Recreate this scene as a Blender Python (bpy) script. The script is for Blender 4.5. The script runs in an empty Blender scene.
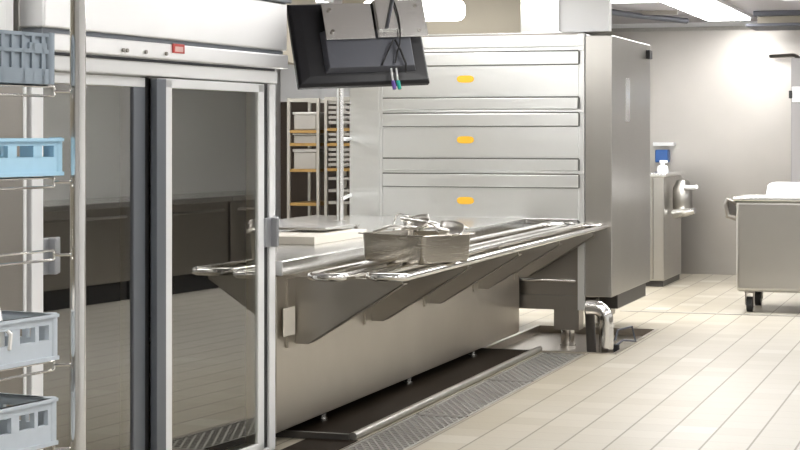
import bpy, bmesh, math, random
from mathutils import Vector, Matrix
random.seed(7)
sc = bpy.context.scene
COL = sc.collection
R = math.radians

# ------------------------------------------------------------------ materials
def nodes(name):
    m = bpy.data.materials.new(name); m.use_nodes = True
    nt = m.node_tree; b = nt.nodes['Principled BSDF']
    return m, nt, b
def plain(name, col, rough=.5, metal=0., spec=.5, noise=0., nscale=30.):
    m, nt, b = nodes(name)
    b.inputs['Base Color'].default_value = (*col, 1)
    b.inputs['Roughness'].default_value = rough
    b.inputs['Metallic'].default_value = metal
    b.inputs['Specular IOR Level'].default_value = spec
    if noise:
        g = nt.nodes.new('ShaderNodeTexCoord'); n = nt.nodes.new('ShaderNodeTexNoise'); n.inputs['Scale'].default_value = nscale
        n.inputs['Detail'].default_value = 4
        nt.links.new(g.outputs['Object'], n.inputs['Vector'])
        mr = nt.nodes.new('ShaderNodeMapRange'); mr.inputs['To Min'].default_value = 1-noise; mr.inputs['To Max'].default_value = 1+noise
        nt.links.new(n.outputs['Fac'], mr.inputs['Value'])
        mx = nt.nodes.new('ShaderNodeVectorMath'); mx.operation = 'SCALE'; mx.inputs[0].default_value = col
        nt.links.new(mr.outputs[0], mx.inputs['Scale']); nt.links.new(mx.outputs[0], b.inputs['Base Color'])
    return m
def steel(name, col, rough=.28, var=.1, stretch=(1.5, 1.5, 60), bump=.004, smear=.06):
    """brushed stainless: fine streaks in roughness, broad cloudy handling marks in colour"""
    m, nt, b = nodes(name); L = nt.links
    b.inputs['Metallic'].default_value = 1
    tc = nt.nodes.new('ShaderNodeTexCoord')
    mp = nt.nodes.new('ShaderNodeMapping'); mp.inputs['Scale'].default_value = stretch
    L.new(tc.outputs['Object'], mp.inputs['Vector'])
    n = nt.nodes.new('ShaderNodeTexNoise'); n.inputs['Scale'].default_value = 4; n.inputs['Detail'].default_value = 5
    L.new(mp.outputs[0], n.inputs['Vector'])
    mr = nt.nodes.new('ShaderNodeMapRange'); mr.inputs['To Min'].default_value = max(.02, rough-var); mr.inputs['To Max'].default_value = rough+var
    L.new(n.outputs['Fac'], mr.inputs['Value']); L.new(mr.outputs[0], b.inputs['Roughness'])
    n2 = nt.nodes.new('ShaderNodeTexNoise'); n2.inputs['Scale'].default_value = 2.2; n2.inputs['Detail'].default_value = 3
    L.new(tc.outputs['Object'], n2.inputs['Vector'])
    m2 = nt.nodes.new('ShaderNodeMapRange'); m2.inputs['To Min'].default_value = 1-smear; m2.inputs['To Max'].default_value = 1+smear
    L.new(n2.outputs['Fac'], m2.inputs['Value'])
    vm = nt.nodes.new('ShaderNodeVectorMath'); vm.operation = 'SCALE'; vm.inputs[0].default_value = col
    L.new(m2.outputs[0], vm.inputs['Scale']); L.new(vm.outputs[0], b.inputs['Base Color'])
    bp = nt.nodes.new('ShaderNodeBump'); bp.inputs['Strength'].default_value = bump; bp.inputs['Distance'].default_value = .01
    L.new(n.outputs['Fac'], bp.inputs['Height']); L.new(bp.outputs[0], b.inputs['Normal'])
    return m
def emis(name, col, s):
    m, nt, b = nodes(name)
    b.inputs['Base Color'].default_value = (.9, .9, .9, 1)
    b.inputs['Emission Color'].default_value = (*col, 1); b.inputs['Emission Strength'].default_value = s
    return m

M = {}
M['steel'] = steel('brushed_steel', (.50, .485, .455), .30, .05)
M['steel_bright'] = steel('bright_steel', (.80, .80, .785), .24, .07)
M['steel_panel'] = steel('satin_steel', (.82, .82, .82), .42, .05)
M['steel_oven'] = steel('oven_steel', (.86, .87, .86), .38, .08, (1.2, 1.2, 40), .004, .05)
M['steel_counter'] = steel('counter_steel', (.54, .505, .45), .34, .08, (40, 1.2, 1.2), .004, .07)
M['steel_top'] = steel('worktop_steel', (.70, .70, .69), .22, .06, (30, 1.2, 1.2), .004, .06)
M['steel_dark'] = steel('dark_steel', (.33, .31, .285), .35, .1)
M['steel_wall'] = steel('wall_cladding_steel', (.47, .45, .425), .36, .04, (1, 1, 20), .004, .09)
M['steel_smooth'] = plain('polished_steel', (.80, .79, .77), .14, 1.)
M['steel_gloss'] = plain('glossy_tray_steel', (.42, .38, .33), .3, 1.)
M['tray_shade'] = plain('painted_tray_shade', (.016, .011, .007), .6, 0, .05)  # near-black stands in for the dark counter underside mirrored in the steel
M['grey_paint'] = plain('grey_enamel', (.30, .29, .29), .4)
M['steel_bracket'] = steel('bracket_steel', (.40, .375, .335), .34, .06)
M['steel_pan'] = steel('pan_steel', (.43, .40, .35), .26, .05)
M['steel_tool'] = steel('utensil_steel', (.80, .78, .74), .30, .05)
M['gap_shade'] = plain('grey_gap_shade', (.10, .10, .09), .6)
M['alu'] = plain('aluminium', (.86, .87, .88), .42, .2)
M['alu_dark'] = plain('grey_aluminium', (.17, .185, .21), .38, .5)
M['black'] = plain('black_rubber', (.012, .012, .013), .5)
M['black_plastic'] = plain('black_plastic', (.012, .012, .015), .4, 0, .35, .15, 60)
M['grey_plastic'] = plain('dark_grey_metal', (.095, .10, .12), .42, .2)
M['rack_grey'] = plain('blue_grey_plastic', (.22, .26, .30), .45, 0, .4, .06)
M['rack_blue'] = plain('pale_blue_plastic', (.36, .57, .72), .4, 0, .4, .05)
M['rack_light'] = plain('light_grey_plastic', (.50, .55, .60), .45, 0, .4, .05)
M['white'] = plain('white_plastic', (.85, .86, .87), .35)
M['china'] = plain('white_china', (.86, .85, .82), .15)
M['white_paint'] = plain('white_paint', (.84, .85, .86), .45, 0, .5, .02, 3)
M['beige'] = plain('beige_paint', (.33, .30, .24), .55, 0, .4, .04, 3)
M['ceil'] = plain('ceiling_panel', (.52, .50, .53), .4, .3, .5, .05, 2)
M['orange'] = plain('yellow_label', (.72, .40, .03), .4)
M['orange_ink'] = plain('pale_label_print', (.92, .78, .42), .4)
M['red'] = plain('red_label', (.62, .06, .05), .4)
M['pink'] = plain('pale_red_print', (.85, .52, .48), .4)
M['blue'] = plain('blue_plastic', (.03, .12, .38), .4)
M['sky'] = plain('bright_blue_label', (.03, .30, .75), .4)
M['wood'] = plain('brown_shelf', (.33, .20, .06), .5, 0, .4, .2, 20)
M['rackmetal'] = plain('rack_frame_metal', (.42, .40, .36), .4, .6)
M['tray_pale'] = plain('pale_bakery_tray', (.38, .36, .33), .4, .3)
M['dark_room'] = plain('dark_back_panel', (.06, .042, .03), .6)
M['grate'] = plain('galvanised_grate', (.37, .36, .335), .45, .5, .5, .15, 40)
M['pit'] = plain('trench_dark', (.035, .032, .03), .5)
M['board'] = plain('ivory_board', (.72, .68, .60), .45)
M['purple'] = plain('purple_plug', (.16, .09, .42), .4)
M['green'] = plain('green_plug', (.0, .42, .33), .4)
M['lamp_bright'] = emis('strip_diffuser', (1, .985, .97), 17.)
M['lamp'] = emis('lamp_diffuser', (1, .985, .96), 9.)
M['cabinet_dark'] = plain('charcoal_enamel', (.05, .045, .04), .45)

# floor tiles
def floor_mat():
    m, nt, b = nodes('floor_tiles'); L = nt.links; N = nt.nodes.new
    geo = N('ShaderNodeNewGeometry'); sep = N('ShaderNodeSeparateXYZ'); L.new(geo.outputs['Position'], sep.inputs[0])
    def math_(op, a, bb=None):
        n = N('ShaderNodeMath'); n.operation = op
        for i, v in enumerate((a, bb)):
            if v is None: continue
            if isinstance(v, (int, float)): n.inputs[i].default_value = v
            else: L.new(v, n.inputs[i])
        return n.outputs[0]
    S = .2205
    gx = math_('DIVIDE', math_('ADD', sep.outputs[0], 1.785+S*40), S)
    gy = math_('DIVIDE', math_('ADD', sep.outputs[1], 10.), S)
    fx = math_('FRACT', gx); fy = math_('FRACT', gy)
    lx = math_('MAXIMUM', math_('LESS_THAN', fx, .024), math_('GREATER_THAN', fx, .976))
    ly = math_('MAXIMUM', math_('LESS_THAN', fy, .012), math_('GREATER_THAN', fy, .988))
    cb = N('ShaderNodeCombineXYZ'); L.new(math_('FLOOR', gx), cb.inputs[0]); L.new(math_('FLOOR', gy), cb.inputs[1])
    wn = N('ShaderNodeTexWhiteNoise'); wn.noise_dimensions = '2D'; L.new(cb.outputs[0], wn.inputs['Vector'])
    ramp = N('ShaderNodeValToRGB'); e = ramp.color_ramp.elements
    e[0].position = 0; e[0].color = (.33, .295, .225, 1); e[1].position = 1; e[1].color = (.455, .43, .37, 1)
    x = e.new(.55); x.color = (.36, .325, .255, 1)
    x = e.new(.90); x.color = (.385, .35, .28, 1)
    L.new(wn.outputs['Value'], ramp.inputs[0])
    # broad tone: paler and greyer towards +X
    nz = N('ShaderNodeTexNoise'); nz.inputs['Scale'].default_value = .9; nz.inputs['Detail'].default_value = 4
    L.new(geo.outputs['Position'], nz.inputs['Vector'])
    mr = N('ShaderNodeMapRange'); mr.inputs['From Min'].default_value = -2.6; mr.inputs['From Max'].default_value = -.6
    L.new(math_('ADD', sep.outputs[0], math_('MULTIPLY', math_('SUBTRACT', nz.outputs['Fac'], .5), 1.2)), mr.inputs['Value'])
    mr.inputs['To Min'].default_value = 0; mr.inputs['To Max'].default_value = .75
    mixw = N('ShaderNodeMix'); mixw.data_type = 'RGBA'; L.new(mr.outputs[0], mixw.inputs[0])
    L.new(ramp.outputs[0], mixw.inputs[6]); mixw.inputs[7].default_value = (.445, .435, .41, 1)
    m1 = N('ShaderNodeMix'); m1.data_type = 'RGBA'; L.new(math_('MULTIPLY', ly, .35), m1.inputs[0])
    L.new(mixw.outputs[2], m1.inputs[6]); m1.inputs[7].default_value = (.16, .14, .11, 1)
    m2 = N('ShaderNodeMix'); m2.data_type = 'RGBA'; L.new(math_('MULTIPLY', lx, .85), m2.inputs[0])
    L.new(m1.outputs[2], m2.inputs[6]); m2.inputs[7].default_value = (.13, .11, .08, 1)
    L.new(m2.outputs[2], b.inputs['Base Color'])
    b.inputs['Roughness'].default_value = .42; b.inputs['Specular IOR Level'].default_value = .3
    # anti-slip pimples
    vo = N('ShaderNodeTexVoronoi'); vo.inputs['Scale'].default_value = 55; L.new(geo.outputs['Position'], vo.inputs['Vector'])
    bp = N('ShaderNodeBump'); bp.inputs['Strength'].default_value = .12; bp.inputs['Distance'].default_value = .004
    L.new(vo.outputs['Distance'], bp.inputs['Height']); L.new(bp.outputs[0], b.inputs['Normal'])
    return m
M['floor'] = floor_mat()
def glass_mat():
    m = bpy.data.materials.new('door_glass'); m.use_nodes = True; nt = m.node_tree; nt.nodes.clear(); L = nt.links
    out = nt.nodes.new('ShaderNodeOutputMaterial'); mix = nt.nodes.new('ShaderNodeMixShader')
    gl = nt.nodes.new('ShaderNodeBsdfGlossy'); gl.inputs['Roughness'].default_value = .012; gl.inputs['Color'].default_value = (1, .98, .92, 1)
    tr = nt.nodes.new('ShaderNodeBsdfTransparent'); tr.inputs['Color'].default_value = (.80, .83, .84, 1)
    lw = nt.nodes.new('ShaderNodeFresnel'); lw.inputs['IOR'].default_value = 3.3
    L.new(lw.outputs[0], mix.inputs[0]); L.new(tr.outputs[0], mix.inputs[1]); L.new(gl.outputs[0], mix.inputs[2]); L.new(mix.outputs[0], out.inputs[0])
    return m
M['glass'] = glass_mat()

# ------------------------------------------------------------------ mesh builder
class MB:
    def __init__(s): s.bm = bmesh.new()
    def box(s, x0, x1, y0, y1, z0, z1, bev=0., seg=2):
        b2 = bmesh.new(); bmesh.ops.create_cube(b2, size=1)
        for v in b2.verts:
            v.co = Vector(((x0+x1)/2+v.co.x*(x1-x0), (y0+y1)/2+v.co.y*(y1-y0), (z0+z1)/2+v.co.z*(z1-z0)))
        if bev: bmesh.ops.bevel(b2, geom=b2.edges[:], offset=bev, segments=seg, affect='EDGES', profile=.5)
        s._join(b2); return s
    def _join(s, b2):
        me = bpy.data.meshes.new('t'); b2.to_mesh(me); b2.free(); s.bm.from_mesh(me); bpy.data.meshes.remove(me)
    def tube(s, pts, r, n=10, closed=False):
        pts = [Vector(p) for p in pts]; N = len(pts); rings = []
        up0 = None
        for i, p in enumerate(pts):
            if closed: d = (pts[(i+1) % N]-pts[i-1])
            elif i == 0: d = pts[1]-p
            elif i == N-1: d = p-pts[i-1]
            else: d = (pts[i+1]-p).normalized()+(p-pts[i-1]).normalized()
            d.normalize()
            if up0 is None:
                a = Vector((0, 0, 1)) if abs(d.z) < .9 else Vector((1, 0, 0)); up0 = (a-d*a.dot(d)).normalized()
            else: up0 = (up0-d*up0.dot(d)).normalized()
            q = d.cross(up0)
            rr = r[i] if isinstance(r, (list, tuple)) else r
            rings.append([s.bm.verts.new(p+(up0*math.cos(t)+q*math.sin(t))*rr) for t in [2*math.pi*k/n for k in range(n)]])
        for i in range(N if closed else N-1):
            a, b = rings[i], rings[(i+1) % N]
            for k in range(n): s.bm.faces.new((a[k], a[(k+1) % n], b[(k+1) % n], b[k])).smooth = True
        if not closed: s.bm.faces.new(rings[0][::-1]); s.bm.faces.new(rings[-1])
        return s
    def lathe(s, prof, c=(0, 0, 0), n=24, M_=None, sx=1., sy=1.):
        rings = []; c = Vector(c)
        for (r, z) in prof:
            ring = []
            for k in range(n):
                t = 2*math.pi*k/n; v = Vector((r*math.cos(t)*sx, r*math.sin(t)*sy, z))
                if M_: v = M_ @ v
                ring.append(s.bm.verts.new(c+v))
            rings.append(ring)
        for a, b in zip(rings, rings[1:]):
            for k in range(n): s.bm.faces.new((a[k], a[(k+1) % n], b[(k+1) % n], b[k])).smooth = True
        if prof[0][0] > 1e-5: s.bm.faces.new(rings[0][::-1])
        if prof[-1][0] > 1e-5: s.bm.faces.new(rings[-1])
        return s
    def prism(s, poly, axis, a, b):
        """extrude a 2D polygon along axis ('x','y','z') between a and b"""
        def P(u, v, w): return {'x': (w, u, v), 'y': (u, w, v), 'z': (u, v, w)}[axis]
        A = [s.bm.verts.new(P(u, v, a)) for u, v in poly]; B = [s.bm.verts.new(P(u, v, b)) for u, v in poly]
        n = len(poly)
        s.bm.faces.new(A); s.bm.faces.new(B[::-1])
        for i in range(n): s.bm.faces.new((A[i], B[i], B[(i+1) % n], A[(i+1) % n]))
        return s
    def build(s, name, mat, parent=None, smooth=None, bev=0.):
        bmesh.ops.remove_doubles(s.bm, verts=s.bm.verts, dist=1e-6)
        bmesh.ops.recalc_face_normals(s.bm, faces=s.bm.faces)
        for e_ in s.bm.edges:
            if len(e_.link_faces) == 2 and e_.calc_face_angle() > R(40): e_.smooth = False
        me = bpy.data.meshes.new(name); s.bm.to_mesh(me); s.bm.free()
        o = bpy.data.objects.new(name, me); COL.objects.link(o); me.materials.append(mat)
        if smooth:
            for p in me.polygons: p.use_smooth = True
        if bev:
            md = o.modifiers.new('bevel', 'BEVEL'); md.width = bev; md.segments = 2; md.limit_method = 'ANGLE'; md.angle_limit = R(40)
        if parent:
            o.parent = parent
            if parent.get('world'):        # parts given in room coordinates
                off = Vector(parent['world'])
                me.transform(Matrix.Translation(-off))
            elif parent.type == 'MESH' and parent.parent and parent.parent.get('world'):
                me.transform(Matrix.Translation(-Vector(parent.parent['world'])))
        return o
def thing(name, label, cat, loc, rotz=0., group=None, world=False):
    o = bpy.data.objects.new(name, None); COL.objects.link(o); o.empty_display_size = .1
    o.location = loc; o.rotation_euler = (0, 0, rotz); o['label'] = label; o['category'] = cat
    if group: o['group'] = group
    if world: o['world'] = list(loc)
    return o
def tag(o, label, cat, group=None):
    o['label'] = label; o['category'] = cat
    if group: o['group'] = group
    return o
def struct(o): o['kind'] = 'structure'; return o
def lab(o, l): o['label'] = l; return o
def origin(o, c):
    c = Vector(c); o.data.transform(Matrix.Translation(-c)); o.location = c; return o

# ------------------------------------------------------------------ the room
X0, X1, Y0, Y1, ZC = -7., 3.4, -2.2, 19.7, 2.75
PAN = (-3.42, -2.50, 12.34, 13.95); TR = (-2.985, -2.685, 7.89, 12.28)
f = MB(); xs = sorted({X0, PAN[0], TR[0], TR[1], PAN[1], X1}); ys = sorted({Y0, TR[2], TR[3], PAN[2], PAN[3], Y1})
for a, b in zip(xs, xs[1:]):
    for c, d in zip(ys, ys[1:]):
        mx, my = (a+b)/2, (c+d)/2
        if PAN[0] < mx < PAN[1] and PAN[2] < my < PAN[3]: continue
        if TR[0] < mx < TR[1] and TR[2] < my < TR[3]: continue
        f.bm.faces.new([f.bm.verts.new(p) for p in ((a, c, 0), (b, c, 0), (b, d, 0), (a, d, 0))])
fl = struct(f.build('floor', M['floor'], None, False))
struct(MB().box(X0, X1, Y0, Y1, ZC, ZC+.1).build('ceiling', M['ceil']))
w = MB().box(X0, X1, Y1, Y1+.12, 0, ZC)
struct(w.build('wall_back', M['steel_wall']))
struct(MB().box(-7, X1, Y1-.03, Y1-.001, 2.66, 2.70).build('trim_1', M['grate']))
struct(MB().box(-7, X1, Y1-.012, Y1-.001, 2.70, ZC).build('trim_2', M['white_paint']))
struct(MB().box(X0-.12, X0, Y0, Y1, 0, ZC).build('wall_left', M['white_paint']))
struct(MB().box(X1, X1+.12, Y0, Y1, 0, ZC).build('wall_right', M['white_paint']))
struct(MB().box(X0, X1, Y0-.12, Y0, 0, ZC).build('wall_front', M['white_paint']))
struct(MB().box(X0, -4.42, Y0, 8.10, 0, ZC).build('wall_left_pier', M['beige']))
struct(MB().box(-5.10, -4.95, 8.10, 12.98, 2.06, ZC).build('wall_left_lintel', M['beige']))
struct(MB().box(-5.6, -4.2, 15.6, 17.8, 0, ZC).build('wall_back_pier', M['white_paint']))
# soffit above the ovens: beige boarding, pale return, white end
struct(MB().box(-4.75, -3.33, 13.02, 13.12, 2.285, ZC).build('wall_soffit_left', M['beige']))
struct(MB().box(-3.33, -3.04, 13.0, 13.12, 2.285, ZC).build('wall_soffit_middle', M['steel_bright']))
struct(MB().box(-3.04, -2.67, 13.02, 13.12, 2.285, ZC).build('wall_soffit_right', M['white_paint']))
struct(MB().box(-3.05, -1.3, 15.34, 15.40, 0, .004).build('trim_3', M['grate']))
# trench under the gratings
t = MB(); a, b, c, d = TR; z = -.12
for q in (((a, c, z), (b, c, z), (b, d, z), (a, d, z)), ((a, c, 0), (a, d, 0), (a, d, z), (a, c, z)), ((b, c, 0), (b, d, 0), (b, d, z), (b, c, z)),
          ((a, c, 0), (b, c, 0), (b, c, z), (a, c, z)), ((a, d, 0), (b, d, 0), (b, d, z), (a, d, z))):
    t.bm.faces.new([t.bm.verts.new(p) for p in q])
struct(t.build('floor_trench', M['pit'], None, False))

# ------------------------------------------------------------------ floor gratings
def grating_mesh(L, W):
    m = MB(); p = .085; r = .0055
    fr = .014
    for (x0, x1, y0, y1) in ((0, fr, 0, L), (W-fr, W, 0, L), (0, W, 0, fr), (0, W, L-fr, L)): m.box(x0, x1, y0, y1, -.03, 0)
    # crossing diagonal bars clipped to the frame
    k = .5
    def seg(c, sgn):
        pts = []
        y_at = lambda x: c+sgn*x/k
        for x in (0, W):
            y = y_at(x)
            if 0 <= y <= L: pts.append((x, y))
        for y in (0, L):
            x = (y-c)*k*sgn
            if 0 < x < W: pts.append((x, y))
        return pts[:2]
    c = -W/k
    while c < L+W/k:
        for s_ in (1, -1):
            q = seg(c, s_)
            if len(q) == 2 and (Vector(q[0])-Vector(q[1])).length > .01:
                (ax, ay), (bx, by) = q
                d = Vector((bx-ax, by-ay, 0)).normalized(); n = Vector((-d.y, d.x, 0))*r
                A, B = Vector((ax, ay, 0)), Vector((bx, by, 0))
                v = [m.bm.verts.new(P+o) for o in (Vector((0, 0, -.004)), Vector((0, 0, -.024))) for P in (A+n, B+n, B-n, A-n)]
                m.bm.faces.new(v[:4])
                for i in range(4): m.bm.faces.new((v[i], v[(i+1) % 4], v[4+(i+1) % 4], v[4+i]))
        c += p
    return m
gl = ['diamond mesh floor grating nearest the glass door refrigerator, end of the drain run',
      'diamond mesh floor grating in the middle of the drain run below the counter',
      'diamond mesh floor grating at the far end of the run, by the drip pan']
g0 = None
for i, yy in enumerate((7.90, 9.36, 10.82)):
    if g0 is None: g = g0 = grating_mesh(1.44, .29).build('floor_grating', M['grate'], None, False)
    else: g = g0.copy(); COL.objects.link(g)
    g.location = (-2.98, yy, 0); tag(g, gl[i], 'grating', 'floor gratings over the drain')

# drip tray below the counter with a rolled lip
t = thing('drip_tray', 'stainless tray, dark reflection put into its colour, with rolled lip on floor under the counter', 'tray', (-3.5, 8.4, 0), world=True)
MB().box(-4.2, -3.03, 8.42, 12.30, .002, .010).box(-3.25, -2.99, 7.92, 8.42, .002, .006).build('tray_and_shade_sheet', M['tray_shade'], t)  # second box is a dark sheet painting the shaded floor before the tray
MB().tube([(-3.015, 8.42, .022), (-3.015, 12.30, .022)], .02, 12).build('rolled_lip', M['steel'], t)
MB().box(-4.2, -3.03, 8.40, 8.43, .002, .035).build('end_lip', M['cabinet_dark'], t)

# ------------------------------------------------------------------ serving counter with tray slide
XF = -3.31; YA, YB = 8.13, 12.88
c = thing('serving_counter', 'long stainless serving counter with bracketed tray slide along its front', 'counter', (XF, YA, 0), world=True)
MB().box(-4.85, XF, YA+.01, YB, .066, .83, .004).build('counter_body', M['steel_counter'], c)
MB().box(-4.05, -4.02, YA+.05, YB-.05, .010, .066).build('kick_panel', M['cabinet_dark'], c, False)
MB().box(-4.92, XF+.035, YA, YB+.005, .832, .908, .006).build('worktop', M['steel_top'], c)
for (x, y) in ((-3.37, 8.93), (-3.37, 10.40), (-3.37, 11.83), (-4.70, 8.93), (-4.70, 11.83)):
    l = MB().tube([(x, y, .010), (x, y, .066)], .02, 14).tube([(x, y, .010), (x, y, .022)], .027, 14)
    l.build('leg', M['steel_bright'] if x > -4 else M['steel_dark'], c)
def zrail(y): return .830+.028*(y-8.2)/4.7
def bracket(y):
    th = .022
    m = MB()
    zt = zrail(y)-.018
    poly = [(XF, zt), (-2.74, zt), (-2.74, .785), (-3.23, .48), (XF, .48)]
    m.prism(poly, 'y', y, y+th)
    m.prism([(-2.74, .785), (-2.74, .791), (-3.228, .486), (-3.232, .48)], 'y', y, y+.09)
    return m.build('bracket', M['steel_bracket'], c, False)
for i, y in enumerate((8.36, 9.52, 10.62, 11.72, 12.80)):
    b = bracket(y)
    MB().box(XF, XF+.012, y-.10, y-.0, .47, .81).build('mounting_flange', M['steel_counter'], b, False)
    if i == 0: MB().box(XF+.012, XF+.018, y-.17, y-.02, .53, .67, .003).build('pale_notch_block', M['board'], b)  # pale block added in place of the notch showing the counter face
def zrail(y): return .830+.028*(y-8.2)/4.7      # the slide rises slightly towards the ovens
def rail_loop(xa, xb, y0, y1, z, r):
    """a flat U-ended pair of bars: rounded ends"""
    rad = min(.06, (xb-xa)/2-.001); pts = []
    for cx, cy, a0 in ((xb-rad, y0+rad, -90), (xb-rad, y1-rad, 0), (xa+rad, y1-rad, 90), (xa+rad, y0+rad, 180)):
        for k in range(7):
            a = R(a0+k*15); y_ = cy+rad*math.sin(a); pts.append((cx+rad*math.cos(a)+.045*(y_-8.2)/4.7, y_, zrail(y_)))
    return MB().tube(pts, r, 12, True)
for k, (xa, xb) in enumerate(((-3.165, -2.99), (-2.89, -2.70))):
    rl = rail_loop(xa, xb, 8.18+.08*k, 12.875, 0, .02)
    rl.build('tray_rail', M['steel_smooth'], c)

# board and low stand on the worktop
bd = MB().box(0, .36, 0, .88, 0, .046, .004).build('cutting_board', M['board'])
bd.location = (-3.935, 9.35, .908)
tag(bd, 'ivory cutting board lying on the counter below the low steel stand', 'board')
s = thing('counter_stand', 'low stainless stand with thin plate top over the cutting board', 'stand', (-3.9, 9.3, .908), world=True)
MB().box(-4.25, -3.66, 9.75, 10.35, .968, .982, .003).build('plate_top', M['steel_top'], s)
for x, y in ((-3.68, 10.33), (-4.23, 10.33), (-4.23, 9.77)):
    MB().tube([(x, y, .908), (x, y, .968)], .012, 10).build('leg', M['steel_dark'], s)

# post behind the counter
p = thing('steel_post', 'thin round steel post standing on the worktop beside the oven panel', 'post', (-4.41, 12.05, .908), world=True)
MB().tube([(-4.41, 12.05, .908), (-4.41, 12.05, 2.12)], .023, 14).build('pole', M['steel_bright'], p)
MB().tube([(-4.41, 12.05, .908), (-4.41, 12.05, .912)], .045, 18).build('base_flange', M['steel'], p)
for z in (1.06, 1.49): MB().tube([(-4.41, 12.05, z), (-4.655, 12.94, z)], .014, 8).build('wall_bracket', M['white'], p)

# pan with utensils on the tray slide
pa = math.atan2(.19, -.39)          # direction of the long side
ex = Vector((math.cos(pa), math.sin(pa), 0)); ey = Vector((ex.y, -ex.x, 0))
pan_c = Vector((-2.748, 8.76, .855))+ex*.225+ey*.175
pan = thing('gastronorm_pan', 'deep rectangular steel pan of utensils standing on the tray rails', 'pan', pan_c, pa)
def panmesh(W, D, Hh, th=.004, fl=.012):
    m = MB(); b = m.bm
    def loop(w, d, z, r=.03, n=5):
        v = []
        for sx, sy, a0 in ((1, 1, 0), (-1, 1, 90), (-1, -1, 180), (1, -1, 270)):
            for k in range(n):
                a = R(a0+90*k/(n-1)); v.append(b.verts.new((sx*(w/2-r)+r*math.cos(a), sy*(d/2-r)+r*math.sin(a), z)))
        return v
    Ls = [loop(W-.05, D-.05, 0), loop(W-.024, D-.024, .006), loop(W-.014, D-.014, .03), loop(W, D, Hh-.004), loop(W+.034, D+.034, Hh), loop(W+.036, D+.036, Hh-.006),
          ]
    inner = [loop(W-.004, D-.004, Hh-.001), loop(W-.034, D-.034, .03), loop(W-.06, D-.06, .008)]
    for A, B in zip(Ls[:5], Ls[1:5]):
        for k in range(len(A)): b.faces.new((A[k], A[(k+1) % len(A)], B[(k+1) % len(A)], B[k]))
    A, B = Ls[4], Ls[5]
    for k in range(len(A)): b.faces.new((A[k], A[(k+1) % len(A)], B[(k+1) % len(A)], B[k]))
    seq = [Ls[4]]+inner
    for A, B in zip(seq, seq[1:]):
        for k in range(len(A)): b.faces.new((A[k], A[(k+1) % len(A)], B[(k+1) % len(A)], B[k]))
    b.faces.new(Ls[0][::-1]); b.faces.new(inner[-1])
    return m
panmesh(.45, .385, .152).build('pan_body', M['steel_pan'], pan, True)
def world_pan(u, v, z): return pan_c+ex*u+Vector((-ex.y, ex.x, 0))*v+Vector((0, 0, z))
def scoop(name, label, pos, az, pitch, roll, L=.20, w=.05):
    t_ = thing(name, label, name.replace('_', ' '), pos, az); t_.rotation_euler = (roll, pitch, az)
    m = MB(); b = m.bm; rows = []
    for i in range(9):
        u = i/8; x = -.065+.14*u; ww = w*(math.sin(math.pi*(.16+.70*u))**.6)
        rows.append([b.verts.new((x, ww*math.sin(R(a)), .03-ww*math.cos(R(a))*.8)) for a in range(-80, 81, 20)])
    for A, B in zip(rows, rows[1:]):
        for k in range(len(A)-1): b.faces.new((A[k], A[k+1], B[k+1], B[k]))
    o = m.build('bowl', M['steel_tool'], t_, True); md = o.modifiers.new('s', 'SOLIDIFY'); md.thickness = .002
    MB().tube([(.07, 0, .0), (.10, 0, .018), (.14, 0, .028), (.07+L, 0, .02)], [.007, .006, .007, .008], 8).build('handle', M['steel_tool'], t_)
    return t_
def flat_tool(name, label, cat, pos, rot, L, w, hl):
    t_ = thing(name, label, cat, pos); t_.rotation_euler = rot
    m = MB(); b = m.bm; rows = []
    for i in range(7):
        u = i/6; rows.append([b.verts.new((u*L, (k/4-.5)*w*(1-.35*(1-u)**2), .012*math.sin(u*math.pi)+.006*math.cos((k/4-.5)*3))) for k in range(5)])
    for A, B in zip(rows, rows[1:]):
        for k in range(4): b.faces.new((A[k], A[k+1], B[k+1], B[k]))
    o = m.build('blade', M['steel_tool'], t_, True); md = o.modifiers.new('s', 'SOLIDIFY'); md.thickness = .002
    MB().tube([(.005, 0, .006), (-.04, 0, .016), (-hl, 0, .01)], .006, 8).build('handle', M['steel_tool'], t_)
    return t_
camang = R(18.2)
scoop('serving_spoon', 'deep steel serving spoon standing highest at the left of the pan', world_pan(-.01, .0, .195), R(192), R(14), R(-30), .17, .06)
scoop('ladle', 'steel ladle lying bowl up at the right corner of the pan', world_pan(-.19, -.06, .165), R(172), R(-8), R(-32), .22, .062)
flat_tool('spatula', 'broad flat steel spatula lying across the middle of the pan', 'spatula', world_pan(-.03, .02, .172), (R(14), R(-2), R(20)), .16, .095, .16)
flat_tool('slotted_turner', 'bent steel turner tilted up over the left pile in the pan', 'turner', world_pan(.075, .03, .165), (R(-14), R(-4), R(196)), .10, .075, .06)
flat_tool('cake_server', 'steel cake server lying along the far rim of the pan', 'server', world_pan(-.10, -.10, .185), (R(10), R(-6), R(160)), .16, .07, .16)
wl = MB().tube([(-.015, 0, 0), (-.01, 0, .05), (.0, 0, .082), (.02, 0, .09), (.06, .0, .08), (.10, .0, .065)], .0035, 8).build('wire_handle', M['steel_smooth'])
wl.location = world_pan(.10, .05, .16); wl.rotation_euler = (0, 0, R(15))
tag(wl, 'thin bent wire handle sticking up at the left of the pan', 'handle')

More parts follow.
